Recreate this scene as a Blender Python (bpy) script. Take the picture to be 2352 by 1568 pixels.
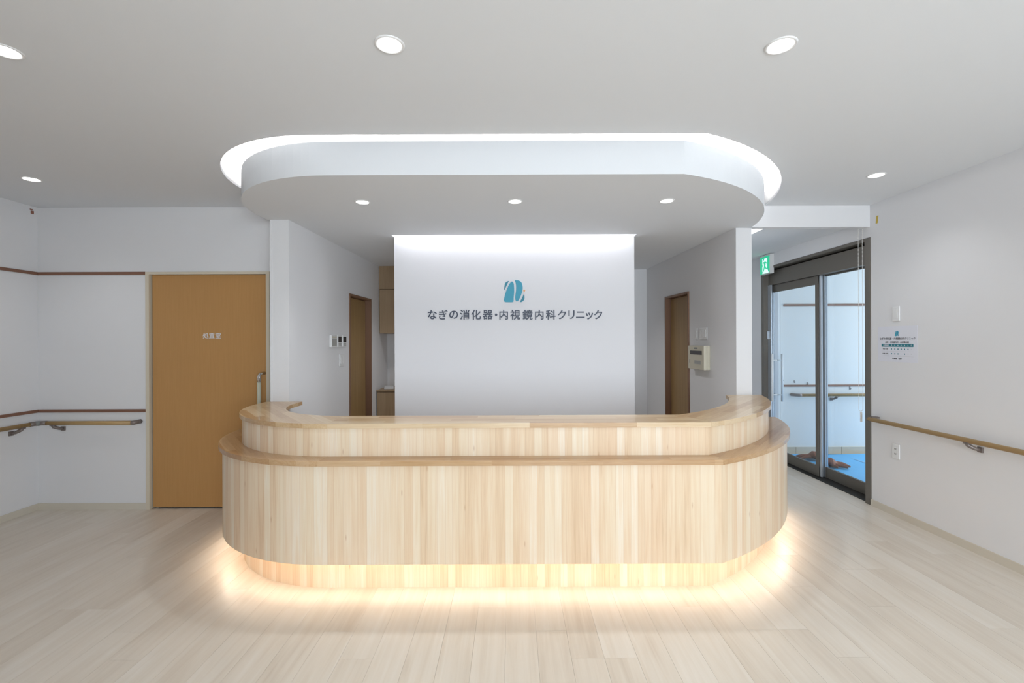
import bpy, bmesh, math, random
from mathutils import Vector, Matrix
from mathutils.geometry import tessellate_polygon
random.seed(7)
PI = math.pi
for o in list(bpy.data.objects):
    bpy.data.objects.remove(o)
scene = bpy.context.scene
COL = scene.collection

# ------------------------------------------------------------------ camera
FPX, CAMZ, ROLL, HY = 1070.0, 1.43, 0.004, 783.0
cam_d = bpy.data.cameras.new('camera')
cam_d.sensor_width = 36.0
cam_d.lens = FPX / 2352 * 36.0
cam_d.shift_y = -1.0 / 2352
cam_d.clip_start = 0.05
cam = bpy.data.objects.new('camera', cam_d)
COL.objects.link(cam)
cam.matrix_world = Matrix.Translation((0, 0, CAMZ)) @ Matrix.Rotation(ROLL, 4, 'Y') @ Matrix.Rotation(PI / 2, 4, 'X')
scene.camera = cam


def ray(px, py):
    dx, dy = px - 1176.0, py - HY
    c, s = math.cos(ROLL), math.sin(ROLL)
    return (dx * c - dy * s) / FPX, -(dx * s + dy * c) / FPX      # x per metre of depth, z per metre of depth


def onY(px, py, Y):
    a, b = ray(px, py)
    return Vector((a * Y, Y, CAMZ + b * Y))


def onX(px, py, X):
    a, b = ray(px, py)
    Y = X / a
    return Vector((X, Y, CAMZ + b * Y))


# ------------------------------------------------------------------ world, exposure, daylight
w = bpy.data.worlds.new('world')
scene.world = w
w.use_nodes = True
bg = w.node_tree.nodes['Background']
bg.inputs[0].default_value = (0.78, 0.88, 1.0, 1)
bg.inputs[1].default_value = 1.2
vs = scene.view_settings
scene.display_settings.display_device = 'sRGB'
vs.view_transform = 'Standard'
vs.look = 'None'
vs.gamma = 1.0
vs.use_curve_mapping = False
vs.exposure = 0.06


def area(name, loc, rot, sx, sy, power, color):
    d = bpy.data.lights.new(name, 'AREA')
    d.shape = 'RECTANGLE'
    d.size, d.size_y = sx, sy
    d.energy = power
    d.color = color
    o = bpy.data.objects.new(name, d)
    o.location = loc
    o.rotation_euler = rot
    COL.objects.link(o)
    return o


# daylight entering by the waiting room window behind the photographer, and by the outer door of the entrance lobby
area('daylight_window', (1.35, -3.32, 1.25), (PI / 2, 0, 0), 3.0, 1.9, 198, (0.84, 0.93, 1.0))
area('daylight_lobby', (5.9, 4.9, 1.25), (PI / 2, 0, PI / 2), 1.6, 2.2, 40, (0.96, 0.985, 1.0))


# ------------------------------------------------------------------ materials
def mat(name, color=(.8, .8, .8), rough=.5, metal=0, emit=None, estr=0, coat=0, trans=0, ior=1.45, spec=.5):
    m = bpy.data.materials.new(name)
    m.use_nodes = True
    b = m.node_tree.nodes['Principled BSDF']
    b.inputs['Base Color'].default_value = (*color, 1)
    b.inputs['Roughness'].default_value = rough
    b.inputs['Metallic'].default_value = metal
    b.inputs['IOR'].default_value = ior
    b.inputs['Specular IOR Level'].default_value = spec
    b.inputs['Coat Weight'].default_value = coat
    b.inputs['Transmission Weight'].default_value = trans
    if emit:
        b.inputs['Emission Color'].default_value = (*emit, 1)
        b.inputs['Emission Strength'].default_value = estr
    return m


class N:
    def __init__(s, m):
        s.m = m
        s.t = m.node_tree
        s.b = s.t.nodes['Principled BSDF']

    def n(s, typ, **k):
        nd = s.t.nodes.new(typ)
        for a, v in k.items():
            if a.startswith('i_'):
                nd.inputs[a[2:].replace('_', ' ')].default_value = v
            else:
                setattr(nd, a, v)
        return nd

    def l(s, a, b):
        s.t.links.new(a, b)


def ramp(nd, stops):
    r = nd.color_ramp
    while len(r.elements) > 1:
        r.elements.remove(r.elements[-1])
    r.elements[0].position = stops[0][0]
    r.elements[0].color = (*stops[0][1], 1)
    for p, c in stops[1:]:
        e = r.elements.new(p)
        e.color = (*c, 1)


def bump(k, src, strength, dist):
    bp = k.n('ShaderNodeBump')
    bp.inputs['Strength'].default_value = strength
    bp.inputs['Distance'].default_value = dist
    k.l(src, bp.inputs['Height'])
    k.l(bp.outputs[0], k.b.inputs['Normal'])


def wallpaper(name, color):
    m = mat(name, color, .75, spec=.3)
    k = N(m)
    tc = k.n('ShaderNodeTexCoord')
    a = k.n('ShaderNodeTexNoise', i_Scale=260.0, i_Detail=2.0)
    mp = k.n('ShaderNodeMapping')
    mp.inputs['Scale'].default_value = (1, 1, .35)
    k.l(tc.outputs['Object'], mp.inputs[0])
    k.l(mp.outputs[0], a.inputs['Vector'])
    bump(k, a.outputs[0], .12, .001)
    return m


def wood(name, c0, c1, rough=.4, coat=0, grain_axis='Z', scale=1.0, contrast=1.0):
    """plain veneer, grain along the given object axis"""
    m = mat(name, c0, rough, coat=coat)
    k = N(m)
    tc = k.n('ShaderNodeTexCoord')
    mp = k.n('ShaderNodeMapping')
    s = {'X': (1.2, 30, 30), 'Y': (30, 1.2, 30), 'Z': (30, 30, 1.2)}[grain_axis]
    mp.inputs['Scale'].default_value = [v * scale for v in s]
    k.l(tc.outputs['Object'], mp.inputs[0])
    a = k.n('ShaderNodeTexNoise', i_Scale=1.6, i_Detail=5.0, i_Roughness=.6, i_Distortion=.3)
    k.l(mp.outputs[0], a.inputs['Vector'])
    r = k.n('ShaderNodeValToRGB')
    ramp(r, [(.5 - .22 * contrast, c1), (.5 + .2 * contrast, c0)])
    k.l(a.outputs[0], r.inputs[0])
    k.l(r.outputs[0], k.b.inputs['Base Color'])
    return m


M = {}
M['wall'] = wallpaper('white_wallpaper', (.80, .80, .815))
M['accent'] = wallpaper('accent_wallpaper', (.80, .80, .83))
M['ceiling'] = wallpaper('ceiling_wallpaper', (.805, .825, .85))
M['base'] = mat('cream_skirting', (.66, .61, .52), .45)
M['trim'] = wood('brown_wall_trim', (.26, .13, .085), (.2, .10, .065), .45, grain_axis='X')
M['cream'] = mat('cream_door_frame', (.68, .61, .49), .4)
M['door'] = wood('oak_door_laminate', (.52, .285, .105), (.47, .25, .085), .42, scale=1.6, contrast=1.5)
M['door2'] = wood('brown_oak_door', (.36, .23, .10), (.285, .175, .072), .45)
M['frame2'] = mat('brown_door_frame', (.24, .135, .085), .45)
M['cabinet'] = wood('grey_oak_cabinet', (.46, .33, .205), (.38, .265, .16), .45)
M['chrome'] = mat('chrome', (.75, .75, .75), .12, 1)
M['steel'] = mat('pale_handle_metal', (.84, .87, .9), .4, 0)
M['alu'] = mat('pale_aluminium', (.55, .6, .66), .35, .7)
M['grip'] = mat('cream_grip', (.60, .60, .48), .35)
M['dark'] = mat('dark_gap', (.02, .02, .02), .8)
M['rail'] = wood('oak_handrail', (.50, .33, .14), (.42, .27, .11), .38, grain_axis='X', scale=1.4)
M['bracket'] = mat('brown_grey_bracket', (.22, .185, .17), .4, .3)
M['white'] = mat('white_plastic', (.82, .82, .82), .35)
M['ivory'] = mat('ivory_plastic', (.66, .62, .50), .4)
M['grey'] = mat('grey_plastic', (.22, .23, .22), .4)
M['screen'] = mat('dark_screen', (.035, .03, .03), .25)
M['midgrey'] = mat('mid_grey', (.42, .42, .40), .5)
M['bronze'] = mat('bronze_door_metal', (.165, .15, .13), .42, .25)
M['bronze_dark'] = mat('dark_bronze_recess', (.03, .028, .025), .6)
M['letter'] = mat('slate_letter', (.07, .085, .125), .5)
M['teal'] = mat('teal_emblem', (.045, .33, .47), .45)
M['teal2'] = mat('deep_teal_emblem', (.035, .24, .34), .45)
M['orange'] = mat('orange_emblem', (.85, .45, .2), .5)
M['door_letter'] = mat('white_lettering', (.75, .75, .78), .5)
M['paper'] = mat('paper', (.78, .79, .86), .6)
M['ink'] = mat('ink', (.08, .08, .09), .7)
M['inkteal'] = mat('teal_ink', (.03, .2, .25), .7)
M['yellow'] = mat('yellow_tape', (.62, .45, .08), .6)
M['redtape'] = mat('red_brown_tape', (.30, .13, .09), .7)
M['glass'] = mat('clear_glass', (.965, .99, 1), .0, trans=1, ior=1.45)
M['tarp'] = mat('blue_tarpaulin', (.11, .50, .92), .45)
M['tarpline'] = mat('pale_tarpaulin_seam', (.25, .55, .88), .45)
M['tile'] = mat('beige_tile', (.60, .57, .49), .4)
M['glove'] = mat('brown_leather', (.26, .085, .04), .55)
M['hook'] = mat('grey_hook', (.3, .31, .32), .5)
M['lobby'] = mat('lobby_wall_paint', (.79, .82, .82), .7)
M['bead'] = mat('white_beads', (.8, .78, .74), .4)
M['lamp'] = mat('lamp_lens', (1, 1, 1), .4, emit=(1, .99, .97), estr=9)
M['strip'] = mat('warm_white_strip', (1, 1, 1), .5, emit=(1, .96, .91), estr=135)
M['stripA'] = mat('white_strip', (1, 1, 1), .5, emit=(1, .985, 1), estr=24)
M['stripW'] = mat('amber_strip', (1, 1, 1), .5, emit=(1, .88, .74), estr=22)
M['panel'] = mat('light_panel', (1, 1, 1), .5, emit=(1, .98, .94), estr=4)
M['green'] = mat('exit_green', (.02, .5, .27), .4, emit=(.02, .62, .32), estr=.6)
M['exitwhite'] = mat('exit_white', (.8, .9, .9), .4, emit=(.8, 1, 1), estr=.65)
M['body_wall'] = mat('sign_body', (.72, .72, .72), .45)

# fabric-like noise on tarpaulin
k = N(M['tarp'])
tn = k.n('ShaderNodeTexNoise', i_Scale=18.0, i_Detail=3.0)
bump(k, tn.outputs[0], .25, .01)
k = N(M['glove'])
tn = k.n('ShaderNodeTexNoise', i_Scale=40.0, i_Detail=4.0)
rr = k.n('ShaderNodeValToRGB')
ramp(rr, [(.35, (.15, .05, .03)), (.65, (.34, .12, .065))])
k.l(tn.outputs[0], rr.inputs[0])
k.l(rr.outputs[0], k.b.inputs['Base Color'])
bump(k, tn.outputs[0], .5, .006)


def veneer():
    """pale pine laminate of narrow vertical strips: u = metres along the front, v = metres up"""
    m = mat('pale_pine_laminate', (.8, .65, .45), .38, spec=.4)
    k = N(m)
    uv = k.n('ShaderNodeUVMap')
    sp = k.n('ShaderNodeSeparateXYZ')
    k.l(uv.outputs[0], sp.inputs[0])

    def vor(scale, seed):
        a = k.n('ShaderNodeMath', operation='MULTIPLY_ADD')
        k.l(sp.outputs[0], a.inputs[0])
        a.inputs[1].default_value = scale
        a.inputs[2].default_value = seed
        v = k.n('ShaderNodeTexVoronoi', voronoi_dimensions='1D', feature='F1')
        v.inputs['Scale'].default_value = 1
        v.inputs['Randomness'].default_value = .9
        k.l(a.outputs[0], v.inputs['W'])
        s2 = k.n('ShaderNodeSeparateColor')
        k.l(v.outputs['Color'], s2.inputs[0])
        return s2.outputs[0]
    strip = vor(23, 40)
    strip2 = vor(9, 77)
    # grain lines
    cb = k.n('ShaderNodeCombineXYZ')
    k.l(sp.outputs[0], cb.inputs[0])
    k.l(sp.outputs[1], cb.inputs[1])
    k.l(strip, cb.inputs[2])
    mp = k.n('ShaderNodeMapping')
    mp.inputs['Scale'].default_value = (75, 2.2, 9)
    k.l(cb.outputs[0], mp.inputs[0])
    g = k.n('ShaderNodeTexNoise', i_Scale=1.0, i_Detail=4.0, i_Roughness=.62, i_Distortion=.5)
    k.l(mp.outputs[0], g.inputs['Vector'])
    mp2 = k.n('ShaderNodeMapping')
    mp2.inputs['Scale'].default_value = (14, 1.1, 5)
    k.l(cb.outputs[0], mp2.inputs[0])
    g2 = k.n('ShaderNodeTexNoise', i_Scale=1.0, i_Detail=2.0, i_Distortion=1.4)
    k.l(mp2.outputs[0], g2.inputs['Vector'])
    s1 = k.n('ShaderNodeMath', operation='MULTIPLY_ADD')
    k.l(strip, s1.inputs[0]); s1.inputs[1].default_value = .42
    s3 = k.n('ShaderNodeMath', operation='MULTIPLY')
    k.l(strip2, s3.inputs[0]); s3.inputs[1].default_value = .10
    k.l(s3.outputs[0], s1.inputs[2])
    s4 = k.n('ShaderNodeMath', operation='MULTIPLY_ADD')
    k.l(g.outputs[0], s4.inputs[0]); s4.inputs[1].default_value = .62
    k.l(s1.outputs[0], s4.inputs[2])
    s5 = k.n('ShaderNodeMath', operation='MULTIPLY_ADD')
    k.l(g2.outputs[0], s5.inputs[0]); s5.inputs[1].default_value = .42
    k.l(s4.outputs[0], s5.inputs[2])
    r = k.n('ShaderNodeValToRGB')
    ramp(r, [(.40, (.66, .47, .30)), (.60, (.76, .58, .395)), (.78, (.80, .655, .475)), (.95, (.83, .71, .545)), (1.15, (.84, .745, .60))])
    k.l(s5.outputs[0], r.inputs[0])
    # small knots
    mp3 = k.n('ShaderNodeMapping')
    mp3.inputs['Scale'].default_value = (5.2, 1.3, 1)
    k.l(uv.outputs[0], mp3.inputs[0])
    v = k.n('ShaderNodeTexVoronoi', voronoi_dimensions='2D', feature='F1')
    v.inputs['Scale'].default_value = 1
    k.l(mp3.outputs[0], v.inputs['Vector'])
    kr = k.n('ShaderNodeValToRGB')
    ramp(kr, [(.0, (.5, .5, .5)), (.012, (.3, .3, .3)), (.03, (0, 0, 0))])
    k.l(v.outputs['Distance'], kr.inputs[0])
    mx = k.n('ShaderNodeMix', data_type='RGBA')
    k.l(kr.outputs[0], mx.inputs['Factor'])
    k.l(r.outputs[0], mx.inputs['A'])
    mx.inputs['B'].default_value = (.48, .26, .13, 1)
    # fine joint lines and pinkish strips
    a2 = k.n('ShaderNodeMath', operation='MULTIPLY_ADD')
    k.l(sp.outputs[0], a2.inputs[0]); a2.inputs[1].default_value = 23; a2.inputs[2].default_value = 40
    ve = k.n('ShaderNodeTexVoronoi', voronoi_dimensions='1D', feature='DISTANCE_TO_EDGE')
    ve.inputs['Scale'].default_value = 1
    ve.inputs['Randomness'].default_value = .9
    k.l(a2.outputs[0], ve.inputs['W'])
    lr = k.n('ShaderNodeMapRange')
    lr.inputs['From Max'].default_value = .035
    lr.inputs['To Min'].default_value = .28
    lr.inputs['To Max'].default_value = 0
    k.l(ve.outputs['Distance'], lr.inputs[0])
    my = k.n('ShaderNodeMix', data_type='RGBA')
    k.l(lr.outputs[0], my.inputs['Factor'])
    k.l(mx.outputs['Result'], my.inputs['A'])
    my.inputs['B'].default_value = (.50, .30, .17, 1)
    mz = k.n('ShaderNodeMix', data_type='RGBA', blend_type='MULTIPLY')
    pf = k.n('ShaderNodeMath', operation='MULTIPLY')
    k.l(strip2, pf.inputs[0]); pf.inputs[1].default_value = .8
    k.l(pf.outputs[0], mz.inputs['Factor'])
    k.l(my.outputs['Result'], mz.inputs['A'])
    mz.inputs['B'].default_value = (1.0, .955, .945, 1)
    k.l(mz.outputs['Result'], k.b.inputs['Base Color'])
    return m


def staves(name, cols, rough, coat, stave=.055, length=.62):
    """glued solid-wood board: staves run along the object's X"""
    m = mat(name, cols[0], rough, coat=coat)
    m.node_tree.nodes['Principled BSDF'].inputs['Coat Roughness'].default_value = .06
    k = N(m)
    tc = k.n('ShaderNodeTexCoord')
    sp = k.n('ShaderNodeSeparateXYZ')
    k.l(tc.outputs['Object'], sp.inputs[0])
    rowf = k.n('ShaderNodeMath', operation='DIVIDE')
    k.l(sp.outputs[1], rowf.inputs[0]); rowf.inputs[1].default_value = stave
    row = k.n('ShaderNodeMath', operation='FLOOR')
    k.l(rowf.outputs[0], row.inputs[0])
    off = k.n('ShaderNodeMath', operation='MULTIPLY_ADD')
    k.l(row.outputs[0], off.inputs[0]); off.inputs[1].default_value = .377
    xl = k.n('ShaderNodeMath', operation='DIVIDE')
    k.l(sp.outputs[0], xl.inputs[0]); xl.inputs[1].default_value = length
    k.l(xl.outputs[0], off.inputs[2])
    cf = k.n('ShaderNodeMath', operation='FLOOR')
    k.l(off.outputs[0], cf.inputs[0])
    cb = k.n('ShaderNodeCombineXYZ')
    k.l(row.outputs[0], cb.inputs[0]); k.l(cf.outputs[0], cb.inputs[1])
    wn = k.n('ShaderNodeTexWhiteNoise', noise_dimensions='3D')
    k.l(cb.outputs[0], wn.inputs['Vector'])
    mp = k.n('ShaderNodeMapping')
    mp.inputs['Scale'].default_value = (5, 90, 90)
    k.l(tc.outputs['Object'], mp.inputs[0])
    ad = k.n('ShaderNodeVectorMath', operation='ADD')
    k.l(mp.outputs[0], ad.inputs[0]); k.l(wn.outputs['Color'], ad.inputs[1])
    g = k.n('ShaderNodeTexNoise', i_Scale=1.0, i_Detail=4.0, i_Distortion=.8)
    k.l(ad.outputs[0], g.inputs['Vector'])
    s = k.n('ShaderNodeMath', operation='MULTIPLY_ADD')
    k.l(g.outputs[0], s.inputs[0]); s.inputs[1].default_value = .5
    s2 = k.n('ShaderNodeMath', operation='MULTIPLY')
    k.l(wn.outputs['Value'], s2.inputs[0]); s2.inputs[1].default_value = .5
    k.l(s2.outputs[0], s.inputs[2])
    r = k.n('ShaderNodeValToRGB')
    ramp(r, [(.25, cols[1]), (.5, cols[0]), (.75, cols[2])])
    k.l(s.outputs[0], r.inputs[0])
    k.l(r.outputs[0], k.b.inputs['Base Color'])
    return m


def floorboard():
    m = mat('pale_oak_plank', (.6, .52, .42), .32, spec=.5)
    k = N(m)
    tc = k.n('ShaderNodeTexCoord')
    oi = k.n('ShaderNodeObjectInfo')
    mul = k.n('ShaderNodeMath', operation='MULTIPLY')
    k.l(oi.outputs['Random'], mul.inputs[0]); mul.inputs[1].default_value = 50
    ad = k.n('ShaderNodeVectorMath', operation='ADD')
    k.l(tc.outputs['Object'], ad.inputs[0]); k.l(mul.outputs[0], ad.inputs[1])
    mp = k.n('ShaderNodeMapping')
    mp.inputs['Scale'].default_value = (38, 1.5, 1)
    k.l(ad.outputs[0], mp.inputs[0])
    g = k.n('ShaderNodeTexNoise', i_Scale=1.0, i_Detail=5.0, i_Roughness=.6, i_Distortion=.6)
    k.l(mp.outputs[0], g.inputs['Vector'])
    mp2 = k.n('ShaderNodeMapping')
    mp2.inputs['Scale'].default_value = (9, 1.3, 1)
    k.l(ad.outputs[0], mp2.inputs[0])
    g2 = k.n('ShaderNodeTexNoise', i_Scale=1.0, i_Detail=2.0, i_Distortion=1.0)
    k.l(mp2.outputs[0], g2.inputs['Vector'])
    s = k.n('ShaderNodeMath', operation='MULTIPLY_ADD')
    k.l(g.outputs[0], s.inputs[0]); s.inputs[1].default_value = .5
    s2 = k.n('ShaderNodeMath', operation='MULTIPLY_ADD')
    k.l(g2.outputs[0], s2.inputs[0]); s2.inputs[1].default_value = .45
    s3 = k.n('ShaderNodeMath', operation='MULTIPLY')
    k.l(oi.outputs['Random'], s3.inputs[0]); s3.inputs[1].default_value = .17
    k.l(s3.outputs[0], s2.inputs[2]); k.l(s2.outputs[0], s.inputs[2])
    r = k.n('ShaderNodeValToRGB')
    ramp(r, [(.33, (.64, .555, .46)), (.55, (.73, .655, .56)), (.78, (.79, .73, .65))])
    k.l(s.outputs[0], r.inputs[0])
    k.l(r.outputs[0], k.b.inputs['Base Color'])
    rg = k.n('ShaderNodeMapRange')
    rg.inputs['To Min'].default_value = .28
    rg.inputs['To Max'].default_value = .42
    k.l(g.outputs[0], rg.inputs[0])
    k.l(rg.outputs[0], k.b.inputs['Roughness'])
    return m


M['veneer'] = veneer()
M['slab'] = staves('lacquered_ash_board', ((.63, .45, .26), (.50, .31, .155), (.73, .57, .38)), .3, .3)
M['ledge'] = staves('lacquered_ash_ledge', ((.52, .325, .165), (.41, .225, .10), (.61, .42, .25)), .3, .3)
M['plank'] = floorboard()


# ------------------------------------------------------------------ mesh helpers
def BM():
    return bmesh.new()


def box(bm, x0, x1, y0, y1, z0, z1):
    vs_ = [bm.verts.new(p) for p in ((x0, y0, z0), (x1, y0, z0), (x1, y1, z0), (x0, y1, z0), (x0, y0, z1), (x1, y0, z1), (x1, y1, z1), (x0, y1, z1))]
    for f in ((0, 3, 2, 1), (4, 5, 6, 7), (0, 1, 5, 4), (1, 2, 6, 5), (2, 3, 7, 6), (3, 0, 4, 7)):
        bm.faces.new([vs_[i] for i in f])
    return bm


def bx(x0, x1, y0, y1, z0, z1, bev=0, seg=2):
    bm = box(BM(), x0, x1, y0, y1, z0, z1)
    if bev:
        bmesh.ops.bevel(bm, geom=list(bm.edges), offset=bev, segments=seg, affect='EDGES', profile=.5)
    return bm


def prism(bm, pts, z0, z1):
    n = len(pts)
    a = [bm.verts.new((p[0], p[1], z0)) for p in pts]
    b = [bm.verts.new((p[0], p[1], z1)) for p in pts]
    for i in range(n):
        j = (i + 1) % n
        bm.faces.new((a[i], a[j], b[j], b[i]))
    for t in tessellate_polygon([[Vector((p[0], p[1], 0)) for p in pts]]):
        try:
            bm.faces.new([a[i] for i in t])
            bm.faces.new([b[i] for i in t])
        except ValueError:
            pass
    bmesh.ops.recalc_face_normals(bm, faces=bm.faces)
    return bm


def prism_y(bm, pts, y0, y1):
    """outline in x,z; thickness along y"""
    t = BM()
    prism(t, pts, 0, 1)
    me = bpy.data.meshes.new('tmp')
    for v in t.verts:
        v.co = Vector((v.co.x, y0 + v.co.z * (y1 - y0), v.co.y))
    t.to_mesh(me)
    t.free()
    bm.from_mesh(me)
    bpy.data.meshes.remove(me)
    bmesh.ops.recalc_face_normals(bm, faces=bm.faces)
    return bm


def tube(bm, pts, r, seg=14, cap=True, rs=None):
    pts = [Vector(p) for p in pts]
    rings = []
    up = None
    for i, p in enumerate(pts):
        d = (pts[min(i + 1, len(pts) - 1)] - pts[max(i - 1, 0)]).normalized()
        if up is None:
            up = Vector((0, 0, 1)) if abs(d.z) < .9 else Vector((1, 0, 0))
        a = d.cross(up).normalized()
        up = a.cross(d).normalized()
        rr_ = rs[i] if rs else r
        rings.append([bm.verts.new(p + rr_ * (math.cos(t) * a + math.sin(t) * up)) for t in [2 * PI * k_ / seg for k_ in range(seg)]])
    for i in range(len(rings) - 1):
        for k_ in range(seg):
            f = bm.faces.new((rings[i][k_], rings[i][(k_ + 1) % seg], rings[i + 1][(k_ + 1) % seg], rings[i + 1][k_]))
            f.smooth = True
    if cap:
        bm.faces.new(rings[0])
        bm.faces.new(rings[-1])
    bmesh.ops.recalc_face_normals(bm, faces=bm.faces)
    return bm


def lathe(bm, prof, seg=40):
    """profile of (r, z) spun round z"""
    rings = []
    for r, z in prof:
        rings.append([bm.verts.new((r * math.cos(2 * PI * i / seg), r * math.sin(2 * PI * i / seg), z)) for i in range(seg)])
    for i in range(len(rings) - 1):
        for k_ in range(seg):
            f = bm.faces.new((rings[i][k_], rings[i][(k_ + 1) % seg], rings[i + 1][(k_ + 1) % seg], rings[i + 1][k_]))
            f.smooth = True
    return bm


def obj(name, bm, m, parent=None, loc=None):
    me = bpy.data.meshes.new(name)
    bm.to_mesh(me)
    bm.free()
    if m is not None:
        me.materials.append(m)
    o = bpy.data.objects.new(name, me)
    COL.objects.link(o)
    if parent:
        o.parent = parent
    if loc:
        o.location = loc
    return o


def thing(name, label, cat, loc=(0, 0, 0), rz=0, group=None):
    o = bpy.data.objects.new(name, None)
    o.empty_display_size = .1
    COL.objects.link(o)
    o.location = loc
    o.rotation_euler = (0, 0, rz)
    o['label'] = label
    o['category'] = cat
    if group:
        o['group'] = group
    return o


def struct(name, bm, m, label=None, parent=None):
    o = obj(name, bm, m, parent)
    if not parent:
        o['kind'] = 'structure'
    if label:
        o['label'] = label
    return o


def sroot(name, label, loc=(0, 0, 0), rz=0, cat=None):
    o = bpy.data.objects.new(name, None)
    o.empty_display_size = .1
    COL.objects.link(o)
    o.location = loc
    o.rotation_euler = (0, 0, rz)
    o['kind'] = 'structure'
    o['label'] = label
    if cat:
        o['category'] = cat
    return o


def text_bm(body, size, extrude, thick=0.0):
    cu = bpy.data.curves.new('txt', 'FONT')
    cu.body = body
    cu.size = size
    cu.extrude = extrude
    cu.offset = thick
    cu.align_x = 'CENTER'
    cu.align_y = 'CENTER'
    cu.resolution_u = 5
    o = bpy.data.objects.new('txt', cu)
    COL.objects.link(o)
    dg = bpy.context.evaluated_depsgraph_get()
    me = bpy.data.meshes.new_from_object(o.evaluated_get(dg))
    bm = BM()
    bm.from_mesh(me)
    # centre on its own bounds, stand it up facing -y
    xs = [v.co.x for v in bm.verts]
    ys = [v.co.y for v in bm.verts]
    cx, cy = ((min(xs) + max(xs)) / 2, (min(ys) + max(ys)) / 2) if xs else (0, 0)
    for v in bm.verts:
        v.co = Vector((v.co.x - cx, -v.co.z, v.co.y - cy))
    bpy.data.objects.remove(o)
    bpy.data.curves.remove(cu)
    bpy.data.meshes.remove(me)
    return bm


def arc(cx, cy, R, a0, a1, n):
    return [(cx + R * math.cos(a0 + (a1 - a0) * i / n), cy + R * math.sin(a0 + (a1 - a0) * i / n)) for i in range(n + 1)]


# ------------------------------------------------------------------ key planes
CZ = 2.59          # main ceiling
HZ = 2.40          # soffit of the lowered ceiling
YB = 4.00          # wall with the treatment room door
YR = 4.03          # header and right pillar
XL, XR = -4.07, 3.10
YN = 6.35          # back of the staff area
YF = -3.2          # wall behind the photographer


def out_path(cL, RL, yL, cR, RR, yR_, nL=26, nR=26):
    """plan outline from back left round to back right"""
    fy = cL[1] - RL
    p = [(cL[0] - RL, yL)] + arc(cL[0], cL[1], RL, PI, 1.5 * PI, nL)
    a0 = -math.asin((cR[1] - fy) / RR)
    a1 = -math.asin(max(-1, min(1, (cR[1] - yR_) / RR)))
    p += arc(cR[0], cR[1], RR, a0, a1, nR)
    return p


def strip_wall(bm, path, z0, z1, t, closed=False, uvl=None):
    """vertical curved panel: path runs left to right with the room on its right hand side (outer side); thickness goes inwards"""
    n = len(path)
    P = [Vector((p[0], p[1])) for p in path]
    nor = []
    for i in range(n):
        d0 = (P[i] - P[i - 1]).normalized() if i > 0 else (P[1] - P[0]).normalized()
        d1 = (P[i + 1] - P[i]).normalized() if i < n - 1 else (P[-1] - P[-2]).normalized()
        n0 = Vector((-d0.y, d0.x)); n1 = Vector((-d1.y, d1.x))
        m_ = (n0 + n1).normalized()
        nor.append(m_ / max(.5, m_.dot(n0)))
    ins = [P[i] + nor[i] * t for i in range(n)]
    uvs = bm.loops.layers.uv.verify()
    s = 0
    rows_ = []
    for i in range(n):
        if i:
            s += (P[i] - P[i - 1]).length
        rows_.append(([bm.verts.new((P[i].x, P[i].y, z)) for z in (z0, z1)], [bm.verts.new((ins[i].x, ins[i].y, z)) for z in (z0, z1)], s))
    for i in range(n - 1):
        (a0, a1), (c0, c1), sa = rows_[i]
        (b0, b1), (d0, d1), sb = rows_[i + 1]
        for q, uvq in (((a0, b0, b1, a1), ((sa, z0), (sb, z0), (sb, z1), (sa, z1))), ((c0, c1, d1, d0), ((sa, z0), (sa, z1), (sb, z1), (sb, z0))),
                       ((a0, c0, d0, b0), ((sa, z0), (sa, z0 + t), (sb, z0 + t), (sb, z0))), ((a1, b1, d1, c1), ((sa, z1), (sb, z1), (sb, z1 - t), (sa, z1 - t)))):
            f = bm.faces.new(q)
            for lp, u_ in zip(f.loops, uvq):
                lp[uvs].uv = u_
    for i in (0, n - 1):
        (a0, a1), (c0, c1), _ = rows_[i]
        f = bm.faces.new((a0, a1, c1, c0) if i == 0 else (a0, c0, c1, a1))
        for lp in f.loops:
            lp[uvs].uv = (lp.vert.co.y, lp.vert.co.z)
    return bm


def offset_path(path, t):
    b_ = BM()
    strip_wall(b_, path, 0, 1, t)
    # rebuild from geometry order: rows of 4 verts (outer z0,z1, inner z0,z1)
    vs2 = [v.co.copy() for v in b_.verts]
    b_.free()
    return [(vs2[4 * i + 2].x, vs2[4 * i + 2].y) for i in range(len(path))]


# ------------------------------------------------------------------ floor
bm = BM()
box(bm, XL - .2, XR + .15, YF - .2, YN + .2, -.15, -.003)
floor = struct('floor', bm, M['plank'], 'pale whitewashed oak plank floor')
rows = 48
pw = (XR - XL) / rows
PLK = {}


def plank_mesh(wid, ln):
    key = (round(wid, 3), round(ln, 2))
    if key not in PLK:
        b_ = bx(-wid / 2 + .0004, wid / 2 - .0004, .0003, ln - .0003, -.003, 0)
        me = bpy.data.meshes.new('plank')
        b_.to_mesh(me)
        b_.free()
        me.materials.append(M['plank'])
        PLK[key] = me
    return PLK[key]


def lay_row(xc, wid, y0, y1, start):
    y = y0
    first = True
    while y < y1 - .02:
        ln = start if first else 1.2
        first = False
        ln = min(ln, y1 - y)
        o = bpy.data.objects.new('plank', plank_mesh(wid, ln))
        COL.objects.link(o)
        o.location = (xc, y, 0)
        o.parent = floor
        y += ln


starts = [.2, .8, .4, 1.0, .6, 1.2]
for i in range(rows):
    xc = XL + pw * (i + .5)
    yend = YB if xc < -2.1 else YN
    lay_row(xc, pw, 0.9, yend, starts[(i * 5 + (i // 6)) % 6])
lay_row(XR + .055, .11, YR + .05, 5.8, .6)

# ------------------------------------------------------------------ ceilings
hole = out_path((-1.126, 3.525), .914, YB, (.361, 4.31), 1.85, YR)
outline = [(XL, YF), (XR, YF), (XR, YR)] + list(reversed(hole)) + [(XL, YB)]
bm = prism(BM(), outline, CZ, CZ + .12)
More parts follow.
